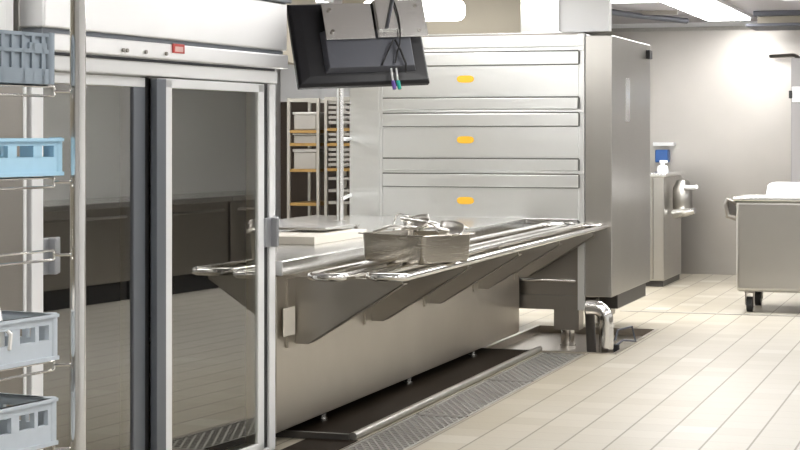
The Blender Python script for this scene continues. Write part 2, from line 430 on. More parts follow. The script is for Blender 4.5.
# ------------------------------------------------------------------ refrigerator
fr = thing('display_refrigerator', 'tall stainless refrigerator with two sliding glass doors and sign on header', 'refrigerator', (-3.28, 8.12, 0), R(-3.8))
UL, UR = -2.14, -.056
b = MB()
b.box(-.80, -.76, UL, UR, .06, 1.76); b.box(-.80, -.06, UL, UL+.04, .12, 1.76); b.box(-.80, -.06, UR-.04, UR, .12, 1.76)
b.box(-.80, -.06, UL, UR, .06, .11); b.box(-.80, -.06, UL, UR, 1.76, 2.14)
b.build('cabinet_body', M['steel'], fr, False)
m = MB().box(-.06, 0, UL, -2.062, .004, 1.765, .004).box(-.06, 0, -.122, UR, .004, 1.765, .004)
m.box(-.06, .0, UL, UR, .004, .022, .004)
m.build('front_frame', M['alu'], fr)
MB().box(-.06, .012, UL+.02, UR, 1.768, 1.826, .006).build('door_track', M['alu'], fr)
MB().box(-.06, -.005, UL+.02, UR, 1.822, 1.845).build('shadow_gap', M['grey_plastic'], fr, False)
h = MB().box(-.1, .058, -2.10, -.035, 1.838, 1.905, .006).build('header', M['steel_panel'], fr)
lab(h, 'bright header rail with small red sign')
MB().box(-.1, .03, -2.12, -.04, 1.900, 1.926).build('gap_strip', M['alu_dark'], fr, False)
MB().box(-.1, .05, -2.135, -.03, 1.924, 2.155, .008).build('top_panel', M['steel_panel'], fr)
MB().box(-.12, .07, -2.14, -.02, 2.155, 2.185, .004).build('top_cap', M['alu_dark'], fr)
sg = MB().box(.058, .064, -1.175, -1.075, 1.868, 1.908, .002).build('sign', M['red'], fr)
MB().box(.064, .0655, -1.162, -1.092, 1.874, 1.896).build('sign_print', M['pink'], sg)
for u in (-1.58, -1.55, -1.40, -1.23): MB().tube([(.058, u, 1.862), (.066, u, 1.862)], .008, 10).build('screw', M['steel_dark'], fr)
def sliding_door(name, u0, u1, ls, rs, x, mats, hu):
    z0, z1 = .024, 1.762
    d = MB()
    d.box(x-.032, x, u0, u0+ls, z0, z1, .004)
    if mats[1] is None: d.box(x-.032, x, u1-rs, u1, z0, z1, .004)
    d.box(x-.032, x, u0, u1, z1-.04, z1, .003); d.box(x-.032, x, u0, u1, z0, z0+.035, .003)
    o = d.build(name, mats[0], fr)
    if mats[1] is not None: MB().box(x-.032, x, u1-rs, u1, z0, z1-.04, .004).build('reflection_dark_stile', mats[1], o)  # aluminium stile coloured darker for what it reflects
    MB().box(x-.018, x-.010, u0+ls-.01, u1-rs+.01, z0+.03, z1-.035).build('glass', M['glass'], o, False)
    m_ = MB().box(x-.005, x+.045, hu, hu+.022, .985, 1.125, .006).box(x-.005, x+.012, hu-.055, hu+.085, .985, 1.125, .004)
    m_.build('handle', M['grey_handle'], o)
    return o
M['grey_handle'] = plain('grey_handle', (.36, .37, .39), .4, .5)
sliding_door('left_sliding_door', -2.058, -1.235, .012, .095, -.037, (M['alu'], M['alu_dark']), -1.99)
sliding_door('right_sliding_door', -1.19, -.178, .12, .062, 0., (M['alu'], None), -.13)
# inner stile of the right door is grey on its hidden half
MB().box(-.03, .002, -1.205, -1.125, .024, 1.76, .003).build('grey_stile', M['alu_dark'], fr)
MB().box(-.06, -.04, -1.24, -1.2, .024, 1.765).build('door_seal', M['black'], fr, False)
MB().box(-.06, -.012, -.176, -.124, .024, 1.765).build('door_seal', M['black'], fr, False)
for z in (.62, 1.27):
    s_ = MB()
    for k in range(26): s_.tube([(-.70, UL+.05+k*.078, z), (-.14, UL+.05+k*.078, z)], .004, 6)
    for x in (-.7, -.42, -.14): s_.tube([(x, UL+.04, z-.006), (x, UR-.04, z-.006)], .006, 6)
    s_.build('wire_shelf', M['steel_bright'], fr)
for x in (-.74, -.1):
    for u in (UL+.08, UR-.08): MB().tube([(x, u, 0), (x, u, .06)], .025, 12).build('leg', M['steel_dark'], fr)

# tall cabinet to the left of the refrigerator, with pale cupboard above
tc = thing('tall_cabinet', 'tall brushed steel cupboard standing left of the refrigerator behind the trolley', 'cabinet', (-3.28, 8.12, 0), R(-3.8))
MB().box(-.8, -.02, -3.35, -2.16, .1, 1.86, .005).build('cabinet_body', M['steel'], tc)
o = MB().box(-.02, 0, -3.34, -2.17, .14, 1.84, .004).build('door', M['steel_dark'], tc)
MB().box(0, .006, -2.20, -2.185, .14, 1.84).build('edge_strip', M['alu'], o, False)
for x in (-.74, -.1):
    for u in (-3.3, -2.22): MB().tube([(x, u, 0), (x, u, .1)], .025, 12).build('leg', M['steel_dark'], tc)
wc = thing('storage_cupboard', 'pale glossy cupboard on top of the tall steel cabinet', 'cupboard', (-3.28, 8.12, 1.86), R(-3.8))
MB().box(-.8, -.04, -3.35, -2.20, 0, .36, .004).build('cupboard_body', M['white'], wc)
MB().box(-.04, -.02, -3.34, -2.28, .01, .35, .004).build('door', M['white'], wc)

# ------------------------------------------------------------------ monitor on ceiling bracket
psi = math.atan(592/1800.)
Rr = Vector((math.cos(psi), math.sin(psi), 0)); Fw = Vector((-math.sin(psi), math.cos(psi), 0)); Up = Vector((0, 0, 1))
wv = (Rr+Up*.046+Fw*.33).normalized()
dn = (Rr*.185-Up-Fw*.36); dn = (dn-wv*dn.dot(wv)).normalized(); upv = -dn; nv = wv.cross(upv).normalized()   # towards the back (camera side)
if nv.dot(Fw) > 0: nv = -nv
mon_c = Vector((0, 0, 1.52))+Fw*9.0+Rr*(-41.5/1800*9.0)+Up*(91/1800*9.0)
mt = bpy.data.objects.new('monitor', None); COL.objects.link(mt)
Mx = Matrix((wv, nv, upv)).transposed()
if Mx.determinant() < 0: pass
mt.matrix_world = Matrix.Translation(mon_c) @ Matrix((wv, -nv, upv)).transposed().to_4x4()
tag(mt, 'black flat monitor seen from behind, hung from the ceiling above the counter', 'monitor')
W2, H2 = .34, .225
def monbox(x0, x1, z0, z1, y0, y1, bev=.004): return MB().box(x0, x1, y0, y1, z0, z1, bev)
# local +y points at the screen side (away from the viewer)
m = MB(); b = m.bm
def ring(w, h, y, cx=0, cz=0): return [b.verts.new((cx+sx*w, y, cz+sz*h)) for sx, sz in ((-1, -1), (1, -1), (1, 1), (-1, 1))]
rs_ = [ring(W2, H2, .03), ring(W2, H2, .0), ring(W2-.012, H2-.012, -.014), ring(W2-.06, H2-.05, -.018)]
for A, B in zip(rs_, rs_[1:]):
    for k in range(4): b.faces.new((A[k], A[(k+1) % 4], B[(k+1) % 4], B[k]))
b.faces.new(rs_[0]); b.faces.new(rs_[-1])
m.build('case', M['black_plastic'], mt, False, .004)
monbox(-W2+.02, W2-.02, -H2+.02, H2-.02, .03, .033, .001).build('screen', M['black'], mt)
hs = MB(); b = hs.bm
def ring2(x0, x1, z0, z1, y): return [b.verts.new(p) for p in ((x0, y, z0), (x1, y, z0), (x1, y, z1), (x0, y, z1))]
A = ring2(-.20, .27, -.165, .06, -.018); B = ring2(-.185, .255, -.15, .05, -.06)
for k in range(4): b.faces.new((A[k], A[(k+1) % 4], B[(k+1) % 4], B[k]))
b.faces.new(B); b.faces.new(A[::-1])
hs.build('rear_housing', M['grey_plastic'], mt, False, .004)
pl = MB().box(-.185, .07, -.075, -.068, -.005, .19, .002).box(-.185, .07, -.068, -.02, .175, .19, .002).build('mounting_plate', M['steel_bright'], mt)
pr = MB().box(.08, .345, -.085, -.078, -.005, .20, .002).box(.08, .088, -.085, -.02, -.005, .20, .002).build('mounting_plate', M['steel_bright'], mt)
for par, pts in ((pl, ((-.15, .155), (-.15, .035))), (pr, ((.30, .165), (.30, .03)))):
    for (x, z) in pts: MB().tube([(x, -.088, z), (x, -.07, z)], .009, 10).build('bolt', M['steel_dark'], par)
MB().box(.085, .21, -.10, -.086, .03, .60, .003).build('hanger_arm', M['steel_bright'], mt)
MB().tube([(.125, -.112, .035), (.19, -.112, .22)], .008, 8).build('strut', M['grey_plastic'], mt)
cb = []
for k in range(12):
    t_ = k/11; cb.append((.175-.02*math.sin(t_*6), -.10-.012*math.sin(t_*math.pi), .5-.55*t_))
MB().tube(cb+[(.165, -.085, -.09), (.15, -.07, -.14)], .004, 8).build('cable', M['black'], mt)
MB().tube([(.165, -.085, -.02), (.185, -.085, -.08), (.202, -.08, -.15), (.202, -.06, -.19)], .006, 8).build('cable', M['black'], mt)
MB().tube([(.155, -.085, -.02), (.12, -.082, -.08), (.08, -.07, -.15)], .004, 8).build('cable', M['black'], mt)
for x, mm in ((.132, 'purple'), (.158, 'green')):
    c_ = MB().tube([(x, -.05, -.16), (x, -.045, -.228)], .005, 8).build('plug_lead', M['white'], mt)
    MB().tube([(x, -.045, -.226), (x+.002, -.045, -.27)], .010, 10).build('plug', M[mm], c_)

# luminaire behind the monitor
def att(px, py, d): return Vector((0, 0, 1.52))+Fw*d+Rr*((px-400)/1800*d)+Up*((135-py)/1800*d)
lc = att(462, 20, 11.0)
lu = thing('ceiling_luminaire', 'white glowing box luminaire hanging behind the monitor', 'lamp', (lc.x, lc.y, lc.z), 0)
MB().box(-.62, 0, -.11, .11, 0, .13, .045, 4).build('diffuser', M['lamp'], lu)
MB().box(-.57, -.05, -.09, .09, .13, .16, .004).build('housing', M['white'], lu)
for x in (-.5, -.15): MB().tube([(x, 0, .16), (x, 0, ZC-lc.z)], .008, 8).build('drop_rod', M['white'], lu)

# ------------------------------------------------------------------ stacked oven
YO = 12.95
ov = thing('deck_oven', 'tall three deck stainless oven with yellow labels on its drop doors', 'oven', (-3.63, YO, 0), world=True)
MB().box(-4.42, -2.835, YO, 14.4, .70, 2.262, .004).build('oven_body', M['steel_oven'], ov)
MB().box(-4.665, -4.425, YO, 14.4, .24, 2.262, .004).build('side_pilaster', M['steel_oven'], ov)
MB().box(-2.885, -2.835, YO-.012, YO+.03, .235, 2.262, .002).build('front_upright', M['steel_oven'], ov)
MB().box(-4.42, -4.395, YO-.012, YO, .9, 2.262, .002).build('front_upright', M['steel_oven'], ov)
zz = lambda y: 1.52+(135-y)*13.55/1800
XL, XR = -4.385, -2.875
MB().box(XL, -2.84, YO-.02, YO, zz(48.5), zz(37.5), .003).build('fascia', M['steel_oven'], ov)
MB().box(-4.42, -2.84, YO-.004, YO+.05, zz(37), zz(37)+.012).build('top_edge', M['steel_dark'], ov, False)
for i, y0 in enumerate((53.5, 113.8, 174)):
    d = MB().box(XL, XR, YO-.03, YO, zz(y0+44), zz(y0+12.8), .004)
    d.box(XL, XR, YO-.036, YO, zz(y0+12.4), zz(y0), .004)
    dr = d.build('oven_door', M['steel_oven'], ov)
    MB().box(XL, XR-.005, YO-.034, YO-.001, zz(y0+56.2), zz(y0+45), .004).build('sill_strip', M['steel_oven'], ov)
    for (ya, yb, yf) in ((y0-1.3, y0-.1, .038), (y0+12.3, y0+12.8, .037), (y0+43.9, y0+45.1, .036)):  # dark bars paint in the shade of the gaps around the doors
        MB().box(XL, XR, YO-yf, YO-.001, zz(yb), zz(ya)).build('door_gap_shade', M['gap_shade'], ov, False)
    MB().box(XR, XR+.007, YO-.036, YO-.001, zz(y0+12.5), zz(y0)).build('end_gap_shade', M['gap_shade'], ov, False)
    MB().box(XR, XR+.007, YO-.036, YO-.001, zz(y0+56), zz(y0+45)).build('end_gap_shade', M['gap_shade'], ov, False)
    xs_ = -3.735
    lb = MB(); n = 24
    lb.prism([(xs_+.066*math.copysign(abs(math.cos(2*math.pi*k/n))**.6, math.cos(2*math.pi*k/n)), zz(y0+26)+.027*math.copysign(abs(math.sin(2*math.pi*k/n))**.8, math.sin(2*math.pi*k/n))) for k in range(n)], 'y', YO-.033, YO-.0305)
    lb = lb.build('label', M['orange'], dr, False)
    lb['label'] = 'yellow oval label'
    q = MB()
    for k, (a_, w_) in enumerate(((.008, .07), (-.004, .09), (-.013, .05))): q.box(xs_-w_/2, xs_+w_/2, YO-.0345, YO-.033, zz(y0+26)+a_-.003, zz(y0+26)+a_+.003)
    q.build('label_print', M['orange_ink'], lb, False)
for z in (zz(111.8), zz(172), zz(51.5)): MB().box(-4.42, -2.84, YO-.026, YO, z-.009, z+.009, .002).build('front_rail', M['steel_oven'], ov)
# undercarriage
MB().box(-4.42, -2.84, YO+.45, YO+.5, .24, .70).build('base_back', M['steel_dark'], ov, False)
MB().box(-4.42, -2.885, YO+.02, YO+.5, .235, .25).build('base_floor', M['steel_dark'], ov, False)
MB().box(-4.42, -2.885, YO+.0, YO+.02, .235, .34).build('base_apron', M['steel_dark'], ov, False)
MB().box(-4.42, -2.885, YO+.03, YO+.05, .34, .70).build('base_panel', M['steel_dark'], ov, False)
MB().tube([(-3.6, YO-.01, .448), (-2.9, YO-.01, .448)], .011, 10).build('towel_bar', M['steel_smooth'], ov)
MB().box(-4.42, -2.885, YO-.04, YO+.01, .862, .905, .004).build('bottom_sill', M['steel_top'], ov)
for x, y in ((-2.975, 13.02), (-4.3, 13.02), (-2.975, 14.2), (-4.3, 14.2)):
    zf = -.05 if x > -3.4 and y < 13.9 else 0
    l = MB().box(x-.095, x+.095, y-.06, y+.10, .085, .236, .004).build('foot_housing', M['steel_dark'], ov)
    MB().tube([(x, y, zf), (x, y, .09)], .052, 18).tube([(x, y, zf), (x, y, zf+.02)], .062, 18).build('foot', M['steel_smooth'], l)
MB().box(-2.832, -2.632, YO, 14.5, .335, 2.25, .006).build('control_column', M['steel'], ov)
MB().box(-2.80, -2.66, 13.3, 14.45, .22, .335, .004).build('column_plinth', M['cabinet_dark'], ov)
MB().box(-2.632, -2.628, 13.45, 13.62, 1.62, 1.95, .001).build('instruction_plate', M['steel_bright'], ov)
MB().box(-2.632, -2.60, 14.3, 14.42, 2.13, 2.20, .004).build('latch', M['black'], ov)

# drip pan recessed in the floor below the oven, pipe with valve
dp = MB(); a, b_, c_, d = PAN; z = -.05
for q in (((a, c_, z), (b_, c_, z), (b_, d, z), (a, d, z)), ((a, c_, .003), (a, d, .003), (a, d, z), (a, c_, z)), ((b_, c_, .003), (b_, d, .003), (b_, d, z), (b_, c_, z)),
          ((a, c_, .003), (b_, c_, .003), (b_, c_, z), (a, c_, z)), ((a, d, .003), (b_, d, .003), (b_, d, z), (a, d, z))):
    dp.bm.faces.new([dp.bm.verts.new(p) for p in q])
e = .028
for (x0, x1, y0, y1) in ((a-e, a, c_-e, d+e), (b_, b_+e, c_-e, d+e), (a, b_, c_-e, c_), (a, b_, d, d+e)): dp.box(x0, x1, y0, y1, .001, .006)
dp = dp.build('drain_pan', M['steel_gloss'], None, False); origin(dp, (-2.96, 13.1, 0))
tag(dp, 'shallow steel drain pan set into the floor under the oven', 'drain pan')
dpipe = thing('drain_pipe', 'shiny elbowed drain pipe with wire valve lever beside the oven foot', 'pipe', (-2.60, 12.78, -.05), world=True)
xp, yp = -2.585, 12.52
pts = [(xp, yp, -.05), (xp, yp, .20)]+[(xp-.085+.085*math.cos(R(a_)), yp, .215+.085*math.sin(R(a_))) for a_ in range(15, 91, 15)]+[(xp-.14, yp, .30)]
MB().tube(pts, .052, 18).build('pipe', M['steel_smooth'], dpipe)
MB().tube([(xp, yp, -.05), (xp, yp, -.02)], .066, 18).build('floor_collar', M['steel_smooth'], dpipe)
MB().tube([(xp, yp, .17), (xp, yp, .19)], .056, 18).build('collar', M['steel_smooth'], dpipe)
MB().tube([(xp-.13, yp+.06, .30), (xp-.14, yp+.08, .27), (xp-.14, yp+.10, .23), (xp-.13, yp+.12, -.05)], .035, 12).build('branch_pipe', M['cabinet_dark'], dpipe)
vv = MB().tube([(xp+.04, yp+.12, -.05), (xp+.04, yp+.12, .03)], .03, 12).build('valve', M['black'], dpipe)
MB().tube([(xp+.04, yp+.12, .02), (xp+.09, yp+.14, .06), (xp+.17, yp+.2, .05), (xp+.14, yp+.22, .15), (xp+.05, yp+.15, .13), (xp+.04, yp+.12, .06)], .009, 8).build('valve_lever', M['grey_plastic'], vv)

# ------------------------------------------------------------------ background racks
def bakery_rack(name, label, x0, x1, y, zt, levels, group):
    t_ = thing(name, label, 'rack', ((x0+x1)/2, y, 0), world=True, group=group)
    w_ = .03; D_ = .55
    for x in (x0, x1-w_):
        for yy in (y, y+D_): MB().box(x, x+w_, yy, yy+w_, .1, zt, .003).build('upright', M['rackmetal'], t_)
    for (xa, xb, ya, yb) in ((x0+w_, x1-w_, y, y+.02), (x0+w_, x1-w_, y+D_, y+D_+.02)): MB().box(xa, xb, ya, yb, zt-.035, zt).build('top_bar', M['rackmetal'], t_)
    for z_ in levels: MB().box(x0+w_, x1-w_, y+.002, y+D_, z_, z_+.028).build('shelf', M['wood'], t_)
    for x in (x0, x1-w_):
        for yy in (y, y+D_): MB().tube([(x+.005, yy+.015, .05), (x+.025, yy+.015, .05)], .05, 14).build('caster', M['black'], t_)
    return t_
YR = 16.
zr = lambda y, d=17.1: 1.52+(135-y)*d/1800
bakery_rack('bakery_rack', 'metal rack with brown shelves and pale boxes behind the counter, left of two', -6.40, -6.07, YR, 1.87, [zr(133), zr(146), zr(172), zr(206), .55, .25], 'bakery racks behind the counter')
bakery_rack('bakery_rack', 'metal rack of stacked pale trays behind the counter next to the steel post', -6.02, -5.70, YR, 1.88, [zr(131), zr(146), zr(171), .62, .35], 'bakery racks behind the counter')
k = 0
bl = ['pale box on the top shelf of the left rack', 'pale box on the second shelf of the left rack', 'pale box on the third shelf of the left rack', 'pale tub on the fourth shelf of the left rack']
for (ys_, h_) in ((131, .17), (145, .10), (171.3, .20)):
    z_ = zr(ys_+2)+.03
    t_ = thing('storage_box', bl[k], 'box', (-6.235, YR+.05, z_), world=True, group='boxes on the left rack')
    MB().box(-6.35, -6.12, YR+.05, YR+.45, z_, z_+h_*.85, .01).build('box_body', M['tray_pale'], t_)
    MB().box(-6.36, -6.11, YR+.04, YR+.46, z_+h_*.85, z_+h_, .005).build('lid', M['steel'], t_)
    k += 1
n = 0; tray0 = None
for z_ in [zr(y) for y in (104, 109, 114, 119, 124, 136, 141, 151, 156, 161, 166, 180, 192, 204)]:
    if tray0 is None:
        q = MB().box(-5.985, -5.735, YR+.02, YR+.52, 0, .004).box(-5.985, -5.735, YR+.02, YR+.026, .0, .028).box(-5.985, -5.979, YR+.02, YR+.52, 0, .028).box(-5.741, -5.735, YR+.02, YR+.52, 0, .028)
        tray0 = o = q.build('bakery_tray', M['tray_pale'], None, False)
        o.data.transform(Matrix.Translation((5.86, -YR-.27, 0)))
    else: o = tray0.copy(); COL.objects.link(o)
    o.location = (-5.86, YR+.27, z_)
    tag(o, 'pale shallow tray slid into the rack next to the steel post', 'tray', 'trays in the right rack')
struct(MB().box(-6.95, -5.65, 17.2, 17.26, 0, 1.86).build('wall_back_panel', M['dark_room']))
struct(MB().box(-6.95, -5.65, 17.2, 17.26, 1.86, ZC).build('wall_back_panel_upper', M['white_paint']))
pj = MB().box(-5.08, -4.96, 11.05, 11.38, 0, 2.06, .006).build('wall_jamb', M['steel']); struct(pj)

# ------------------------------------------------------------------ far side: unit, mobile bin, wall box
fu = thing('floor_standing_kettle', 'waist high steel kettle cabinet against the far wall past the oven', 'cooking kettle', (-3.4, 17.9, 0), world=True)
MB().box(-3.9, -3.11, 17.9, 18.95, .06, 1.10, .012).build('cabinet_body', M['steel'], fu)
MB().box(-3.92, -3.09, 17.88, 18.97, 1.10, 1.135, .006).build('top_plate', M['steel_bright'], fu)
MB().box(-3.9, -3.13, 17.95, 18.95, 0, .06).build('plinth', M['cabinet_dark'], fu)
MB().box(-3.235, -3.215, 17.885, 17.9, .08, 1.09, .002).build('front_seam', M['steel_dark'], fu)
m = MB().lathe([(.0, -.16), (.08, -.14), (.10, -.08), (.10, .12), (.06, .2), (0, .22)], (-2.99, 18.3, .86), 20).build('side_motor', M['steel'], fu)
MB().tube([(-2.95, 18.2, .99), (-2.86, 18.15, .99), (-2.82, 18.12, 1.0)], .022, 10).build('tap_handle', M['white'], fu)
MB().tube([(-3.06, 18.2, .72), (-2.93, 18.15, .74), (-2.84, 18.12, .76)], [.05, .04, .028], 12).build('tap_spout', M['steel_bright'], fu)
sb = thing('spray_bottle', 'small white bottle on top of the far kettle cabinet', 'bottle', (-3.16, 18.1, 1.135))
MB().lathe([(.055, 0), (.06, .03), (.05, .07), (.02, .085), (.02, .10)], (0, 0, 0), 16).build('bottle_body', M['white'], sb)
MB().box(-.03, .05, -.015, .015, .10, .13, .006).build('nozzle', M['white'], sb)
ws = thing('soap_dispenser', 'blue dispenser mounted on the far steel wall above the kettle', 'dispenser', (-3.45, 19.66, 1.22), world=True)
MB().box(-3.50, -3.36, 19.56, 19.70, 1.22, 1.36, .012).build('dispenser_body', M['blue'], ws)
MB().box(-3.52, -3.29, 19.54, 19.70, 1.40, 1.44, .006).build('shelf_bracket', M['white'], ws)

bn = thing('mobile_bin', 'large stainless wheeled tub with rim and side handle at the right', 'bin', (-1.5, 15.55, 0), world=True)
m = MB().box(-2.085, -.95, 15.55, 16.35, .18, .955, .03, 3).build('tub', M['steel'], bn)
MB().box(-2.11, -.93, 15.53, 16.37, .955, .985, .01).build('rim', M['steel_bright'], bn)
MB().tube([(-2.085, 15.62, .93), (-2.165, 15.62, .965), (-2.18, 15.62, .92), (-2.16, 15.62, .82), (-2.085, 15.62, .80)], .022, 10).tube([(-2.085, 16.1, .93), (-2.165, 16.1, .965), (-2.18, 16.1, .92), (-2.16, 16.1, .82), (-2.085, 16.1, .80)], .022, 10).box(-2.185, -2.155, 15.62, 16.1, .80, .97, .01).build('side_handle', M['steel_dark'], bn)
for x, y in ((-1.98, 15.66), (-1.05, 15.66), (-1.98, 16.25), (-1.05, 16.25)):
    f_ = MB().box(x-.04, x+.04, y-.04, y+.04, .165, .18).box(x-.038, x-.030, y-.03, y+.03, .06, .17).box(x+.030, x+.038, y-.03, y+.03, .06, .17).build('caster_fork', M['steel_dark'], bn)
    MB().tube([(x-.024, y, .065), (x+.024, y, .065)], .065, 20).build('wheel', M['black'], f_)
ld = thing('plastic_container', 'translucent white plastic container upturned on the wheeled steel tub', 'container', (-1.5, 15.9, .985), world=True)
m = MB(); b = m.bm
rr_ = []
for (w_, d_, z_) in ((.36, .30, .985), (.36, .30, 1.0), (.345, .285, 1.005), (.33, .27, 1.09), (.31, .25, 1.105)):
    v = []
    for sx, sy, a0 in ((1, 1, 0), (-1, 1, 90), (-1, -1, 180), (1, -1, 270)):
        for q in range(4):
            a_ = R(a0+30*q); v.append(b.verts.new((-1.50+sx*(w_-.05)+.05*math.cos(a_), 15.9+sy*(d_-.05)+.05*math.sin(a_), z_)))
    rr_.append(v)
for A, B in zip(rr_, rr_[1:]):
    for q in range(16): b.faces.new((A[q], A[(q+1) % 16], B[(q+1) % 16], B[q]))
b.faces.new(rr_[-1]); b.faces.new(rr_[0][::-1])
m.build('container_body', M['white'], ld, True)

ru = thing('wall_unit', 'tall grey steel unit with blue label at the right end of far wall', 'cabinet', (-1.9, 19.0, 0), world=True)
MB().box(-1.98, -1.1, 19.0, 19.7, .1, 2.32, .01).build('cabinet_body', M['grey_paint'], ru)
MB().box(-1.97, -1.1, 18.985, 19.0, 1.86, 2.02, .004).build('label_band', M['alu'], ru)
MB().box(-1.885, -1.7, 18.978, 18.985, 1.90, 1.99).build('blue_label', M['sky'], ru)
MB().box(-2.0, -1.965, 18.97, 19.02, 1.90, 1.98, .004).build('hinge', M['black'], ru)
MB().box(-1.88, -1.80, 18.97, 19.0, 1.1, 1.78, .004).build('door_pull', M['steel_dark'], ru)
MB().tube([(-2.25, 19.5, 2.36), (-1.98, 19.3, 2.36)], .02, 10).tube([(-1.98, 19.3, 2.36), (-1.9, 19.2, 2.32)], .02, 10).build('pipe_arm', M['steel_dark'], ru)
for x, y in ((-1.94, 19.05), (-1.15, 19.05)): MB().tube([(x, y, 0), (x, y, .1)], .025, 10).build('leg', M['steel_dark'], ru)

# ceiling fittings
st = thing('strip_light', 'long white strip light on the ceiling running to the far wall', 'lamp', (-2.58, 16.9, ZC), world=True)
MB().box(-2.80, -2.36, 14.9, 18.7, ZC-.05, ZC-.001, .01).build('diffuser', M['lamp_bright'], st)
MB().box(-2.83, -2.33, 14.87, 18.73, ZC-.03, ZC, .004).build('frame', M['white'], st)
du = thing('ventilation_duct', 'dark edged flat ventilation duct below the ceiling at the right', 'duct', (-1.2, 18.2, 2.6), world=True)
MB().box(-2.33, 1.5, 18.1, 18.9, 2.60, 2.63, .004).build('bottom_flange', M['grey_plastic'], du)
MB().box(-2.22, 1.5, 18.15, 18.85, 2.63, 2.70).build('duct_body', M['beige'], du, False)
MB().box(-2.25, 1.5, 18.05, 18.9, 2.70, ZC, .004).build('top_flange', M['grey_plastic'], du)
pp = MB().tube([(-3.9, 15.0, 2.70), (-3.35, 17.6, 2.70), (-3.0, 18.6, 2.70)], .03, 10).build('ceiling_pipe', M['grey_plastic']); origin(pp, (-3.4, 17, 2.7))
tag(pp, 'dark pipe running under the ceiling beyond the oven', 'pipe')
cp = MB().box(-3.55, -2.95, 17.7, 17.76, ZC-.04, ZC).build('ceiling_bar', M['steel_dark']); struct(cp); cp.name = 'trim_4'

# unseen ceiling panels added outside the frame to light the room
pan0 = None
LP = [(-1.2, 1.0), (-1.2, 4.4), (-1.2, 7.8), (-1.2, 11.2), (1.6, 1.0), (1.6, 4.4), (1.6, 7.8), (1.6, 11.2), (1.6, 14.6), (-3.6, 5.0), (-2.2, 9.9), (-0.9, 14.8)]
LP += [(-5.9, 10.5), (-6.2, 14.6), (-1.2, 15.6), (-3.75, 14.2), (0.4, 15.6), (-3.9, 11.9), (-3.4, 15.5)]  # further added lamps, several to brighten the far steel wall
for (x, y) in LP:
    if pan0 is None:
        r0 = thing('added_panel_light', 'square white light panel added out of view to light the room', 'lamp', (x, y, ZC), group='added ceiling light panels')
        o1 = MB().box(-.55, .55, -.55, .55, -.03, -.001).build('diffuser', M['lamp'], r0, False)
        o2 = MB().box(-.58, .58, -.58, -.551, -.04, 0).box(-.58, .58, .551, .58, -.04, 0).box(-.58, -.551, -.58, .58, -.04, 0).box(.551, .58, -.58, .58, -.04, 0).build('frame', M['white'], r0, False)
        pan0 = (r0, o1, o2)
    else:
        r = pan0[0].copy(); COL.objects.link(r); r.location = (x, y, ZC)
        for ch in pan0[1:]:
            q = ch.copy(); COL.objects.link(q); q.parent = r

# ------------------------------------------------------------------ dish rack trolley in the foreground
TA = R(-8.4)
tr = thing('dish_rack_trolley', 'tall steel trolley with wire runners holding plastic dish racks at left', 'trolley', (-2.222, 4.118, 0), TA)
def post(x, y): return MB().tube([(x, y, .16), (x, y, 1.96)], .0205, 18).build('upright', M['steel_smooth'], tr)
for x, y in ((0, 0), (-.66, 0), (0, -.66), (-.66, -.66)):
    post(x, y)
    f_ = MB().box(x-.03, x+.03, y-.03, y+.03, .135, .16).box(x-.03, x-.022, y-.03, y+.03, .05, .14).box(x+.022, x+.03, y-.03, y+.03, .05, .14).build('caster_fork', M['steel_dark'], tr)
    MB().tube([(x-.018, y, .06), (x+.018, y, .06)], .06, 18).build('wheel', M['black'], f_)
for z in (.22, 1.94):
    m = MB()
    for A, B in (((0, 0), (-.66, 0)), ((-.66, 0), (-.66, -.66)), ((-.66, -.66), (0, -.66)), ((0, -.66), (0, 0))): m.tube([(*A, z), (*B, z)], .013, 10)
    m.build('frame', M['steel_smooth'], tr)
LEV = [.730, .945, 1.226, 1.412, 1.643]
for z in LEV:
    for x, sx in ((-.045, 1), (-.615, -1)):
        m = MB().tube([(x, -.66, z), (x, -.045, z), (x, -.04, z-.005), (x, -.04, z-.02), (x, -.045, z-.024), (x, -.66, z-.024)], .0036, 8)
        m.tube([(x, -.04, z-.012), (x+sx*.045, 0, z-.012)], .004, 8).tube([(x, -.655, z-.012), (x+sx*.045, -.66, z-.012)], .004, 8)
        m.build('wire_runner', M['steel_smooth'], tr)
